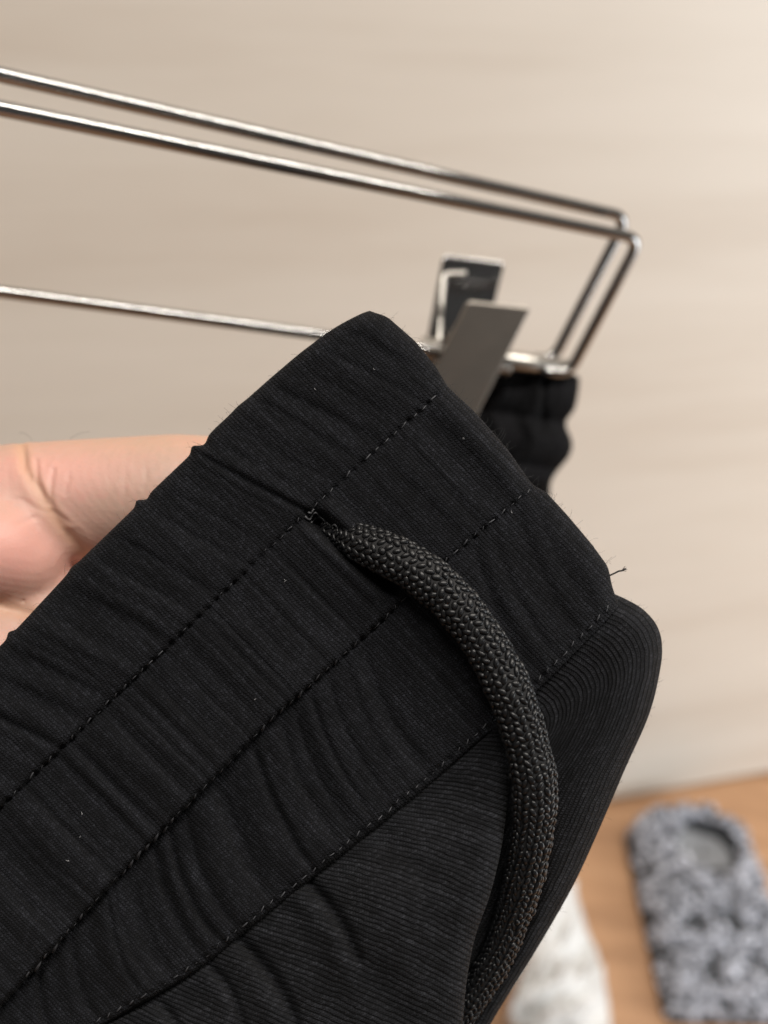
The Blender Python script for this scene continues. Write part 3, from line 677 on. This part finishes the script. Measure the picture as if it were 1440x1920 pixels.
# ------------------------------------------------------------------ grey fleecy slipper on the floor
m = NT('fleece'); geo = m.n('ShaderNodeNewGeometry'); rpi = geo.outputs['Random Per Island']
m.p(Base_Color=m.ramp(rpi, [(0, (.10, .107, .12)), (.3, (.25, .26, .30)), (.7, (.46, .475, .54)), (1, (.72, .74, .83))]), Roughness=.9); M['fleece'] = m.m
M['lining'] = plain('slipper_lining', (.27, .28, .30), .9); M['sole'] = plain('slipper_sole', (.05, .05, .055), .8); M['pile'] = plain('slipper_pile', (.045, .047, .052), .95)
HS = .045
heel, toe = floor_pt(1296, 1502, HS), floor_pt(1392, 1900, HS * .6)
lft, rgt = floor_pt(1236, 1700, HS), floor_pt(1462, 1680, HS)
axs = toe - heel; axs[2] = 0; SL = np.linalg.norm(axs) ; axs /= SL; ays = np.array([-axs[1], axs[0], 0]); SW = abs((rgt - lft) @ ays) / 2
s_org = np.array([heel[0], heel[1], 0])
slipper = empty('slipper', tuple(s_org + axs * SL / 2)); 
def s_half(t): return SW * (1 - .62 * np.clip((.13 - t) / .13, 0, 1) ** 2.4 * .7) * (1 - .10 * np.clip((t - .94) / .06, 0, 1) ** 2)
def s_h(t, v):
    top = (.036 + .010 * np.exp(-((t - .50) / .16) ** 2) - .010 * np.clip((t - .55) / .45, 0, 1))
    z = .012 + (top - .012) * np.clip(1 - np.abs(v) ** 3.2, 0, 1) ** .45 * np.clip((1.0 - t) / .05, 0, 1) ** .4
    e = np.sqrt(((t - .215) / .15) ** 2 + ((v - .14) / .56) ** 2) + .16 * noise2(t * 13 + 3, v * 4 + 7, 88)
    return z, e
tg, vg = np.meshgrid(np.linspace(.002, 1, 160), np.linspace(-1, 1, 90), indexing='ij')
z_, e_ = s_h(tg, vg); z_ = z_ - (z_ - .008) * (1 - sstep(.88, 1.02, e_)) + .003 * noise2(tg * 22, vg * 9, 81)
P = s_org + (tg * SL)[..., None] * axs + (vg * s_half(tg))[..., None] * ays + z_[..., None] * Z
grid('upper', P, None, M['pile'], slipper)
to, vo = np.meshgrid(np.linspace(0, 1, 20), np.linspace(0, 2 * np.pi, 40, endpoint=False), indexing='ij')
P = s_org + ((.215 + .15 * to * np.cos(vo)) * SL)[..., None] * axs + ((.12 + .6 * to * np.sin(vo)) * SW * .92)[..., None] * ays + (.0098 + .004 * to ** 2)[..., None] * Z
mesh_np('lining', P.reshape(-1, 3), grid_faces(20, 40, True), M['lining'], slipper)
ts = np.concatenate([np.linspace(.002, 1, 60), np.linspace(1, .002, 60)]); vs2 = np.concatenate([np.ones(60), -np.ones(60)])
ring = s_org + (ts * SL)[:, None] * axs + (vs2 * (s_half(ts) + .003))[:, None] * ays
bm = bmesh.new(); f = bm.faces.new([bm.verts.new(p + Z * .0005) for p in ring]); ret = bmesh.ops.extrude_face_region(bm, geom=[f])
for g_ in ret['geom']:
    if isinstance(g_, bmesh.types.BMVert): g_.co.z += .006
bmesh.ops.recalc_face_normals(bm, faces=bm.faces[:]); bm_obj('sole', bm, M['sole'], slipper)
ico2 = bmesh.new(); bmesh.ops.create_icosphere(ico2, subdivisions=1, radius=1.0); i2v = np.array([v.co for v in ico2.verts]); i2f = np.array([[v.index for v in f.verts] for f in ico2.faces]); ico2.free()
tr_ = np.random.default_rng(31); tf = []
for i in range(6500):
    t0, v0 = tr_.uniform(.0, 1.0), tr_.uniform(-1.03, 1.03); z0, e0 = s_h(np.array(t0), np.array(v0))
    if e0 < .98 or noise2(t0 * 26, v0 * 9, 91) < -.16: continue
    c = s_org + t0 * SL * axs + v0 * float(s_half(np.array(t0))) * ays + (float(z0) + tr_.uniform(-.004, .007)) * Z
    sc = tr_.uniform(.0024, .0060); q = np.array(Matrix.Rotation(tr_.uniform(0, 6.28), 3, Vector(tr_.normal(size=3)).normalized()))
    tf.append(((i2v * np.array([1, .55, .4]) * sc) @ q.T + c, i2f))
V, Fq = join_np(tf); tag(mesh_np('fleece', V, Fq, M['fleece'], slipper), kind='stuff')
tag(slipper, 'fluffy grey fleece slipper lying on the brown wooden floor by the wall', 'slipper')

# ------------------------------------------------------------------ crumpled white cloth on the floor
m = NT('white_cloth'); o_ = m.obj()
m.p(Base_Color=m.ramp(m.noise(o_, 14, 3), [(.35, (.62, .615, .61)), (.6, (.70, .70, .695)), (.78, (.68, .64, .53))]), Roughness=.8); M['white'] = m.m
edge = resample(catmull([(1040, 1640), (1074, 1652), (1082, 1685), (1098, 1738), (1120, 1800), (1136, 1856), (1144, 1920), (1146, 2000), (1120, 2090)], 200), 120)
pe = np.array([floor_pt(x, y, .0) for x, y in edge]); cen = floor_pt(930, 1960)
rad = np.linspace(0, 1, 90); Pw = cen + (pe - cen)[:, None] * rad[None, :, None]
la = np.linspace(0, 1, 120)[:, None]
hgt = .050 * (1 - rad[None] ** 3.0) ** .7 + (1 - rad[None] ** 6) * (.020 * noise2(la * 7 + rad[None] * 2, rad[None] * 6, 95) + .024 * np.abs(noise2(la * 11 + rad[None], rad[None] * 5 + la * 3, 96)) + .005 * noise2(la * 30, rad[None] * 16, 97))
Pw[..., 2] = np.maximum(hgt, .0008)
cloth = grid('white_cloth', Pw, None, M['white']); tag(cloth, 'crumpled white cloth lying on the wooden floor, left of the grey slipper', 'cloth')
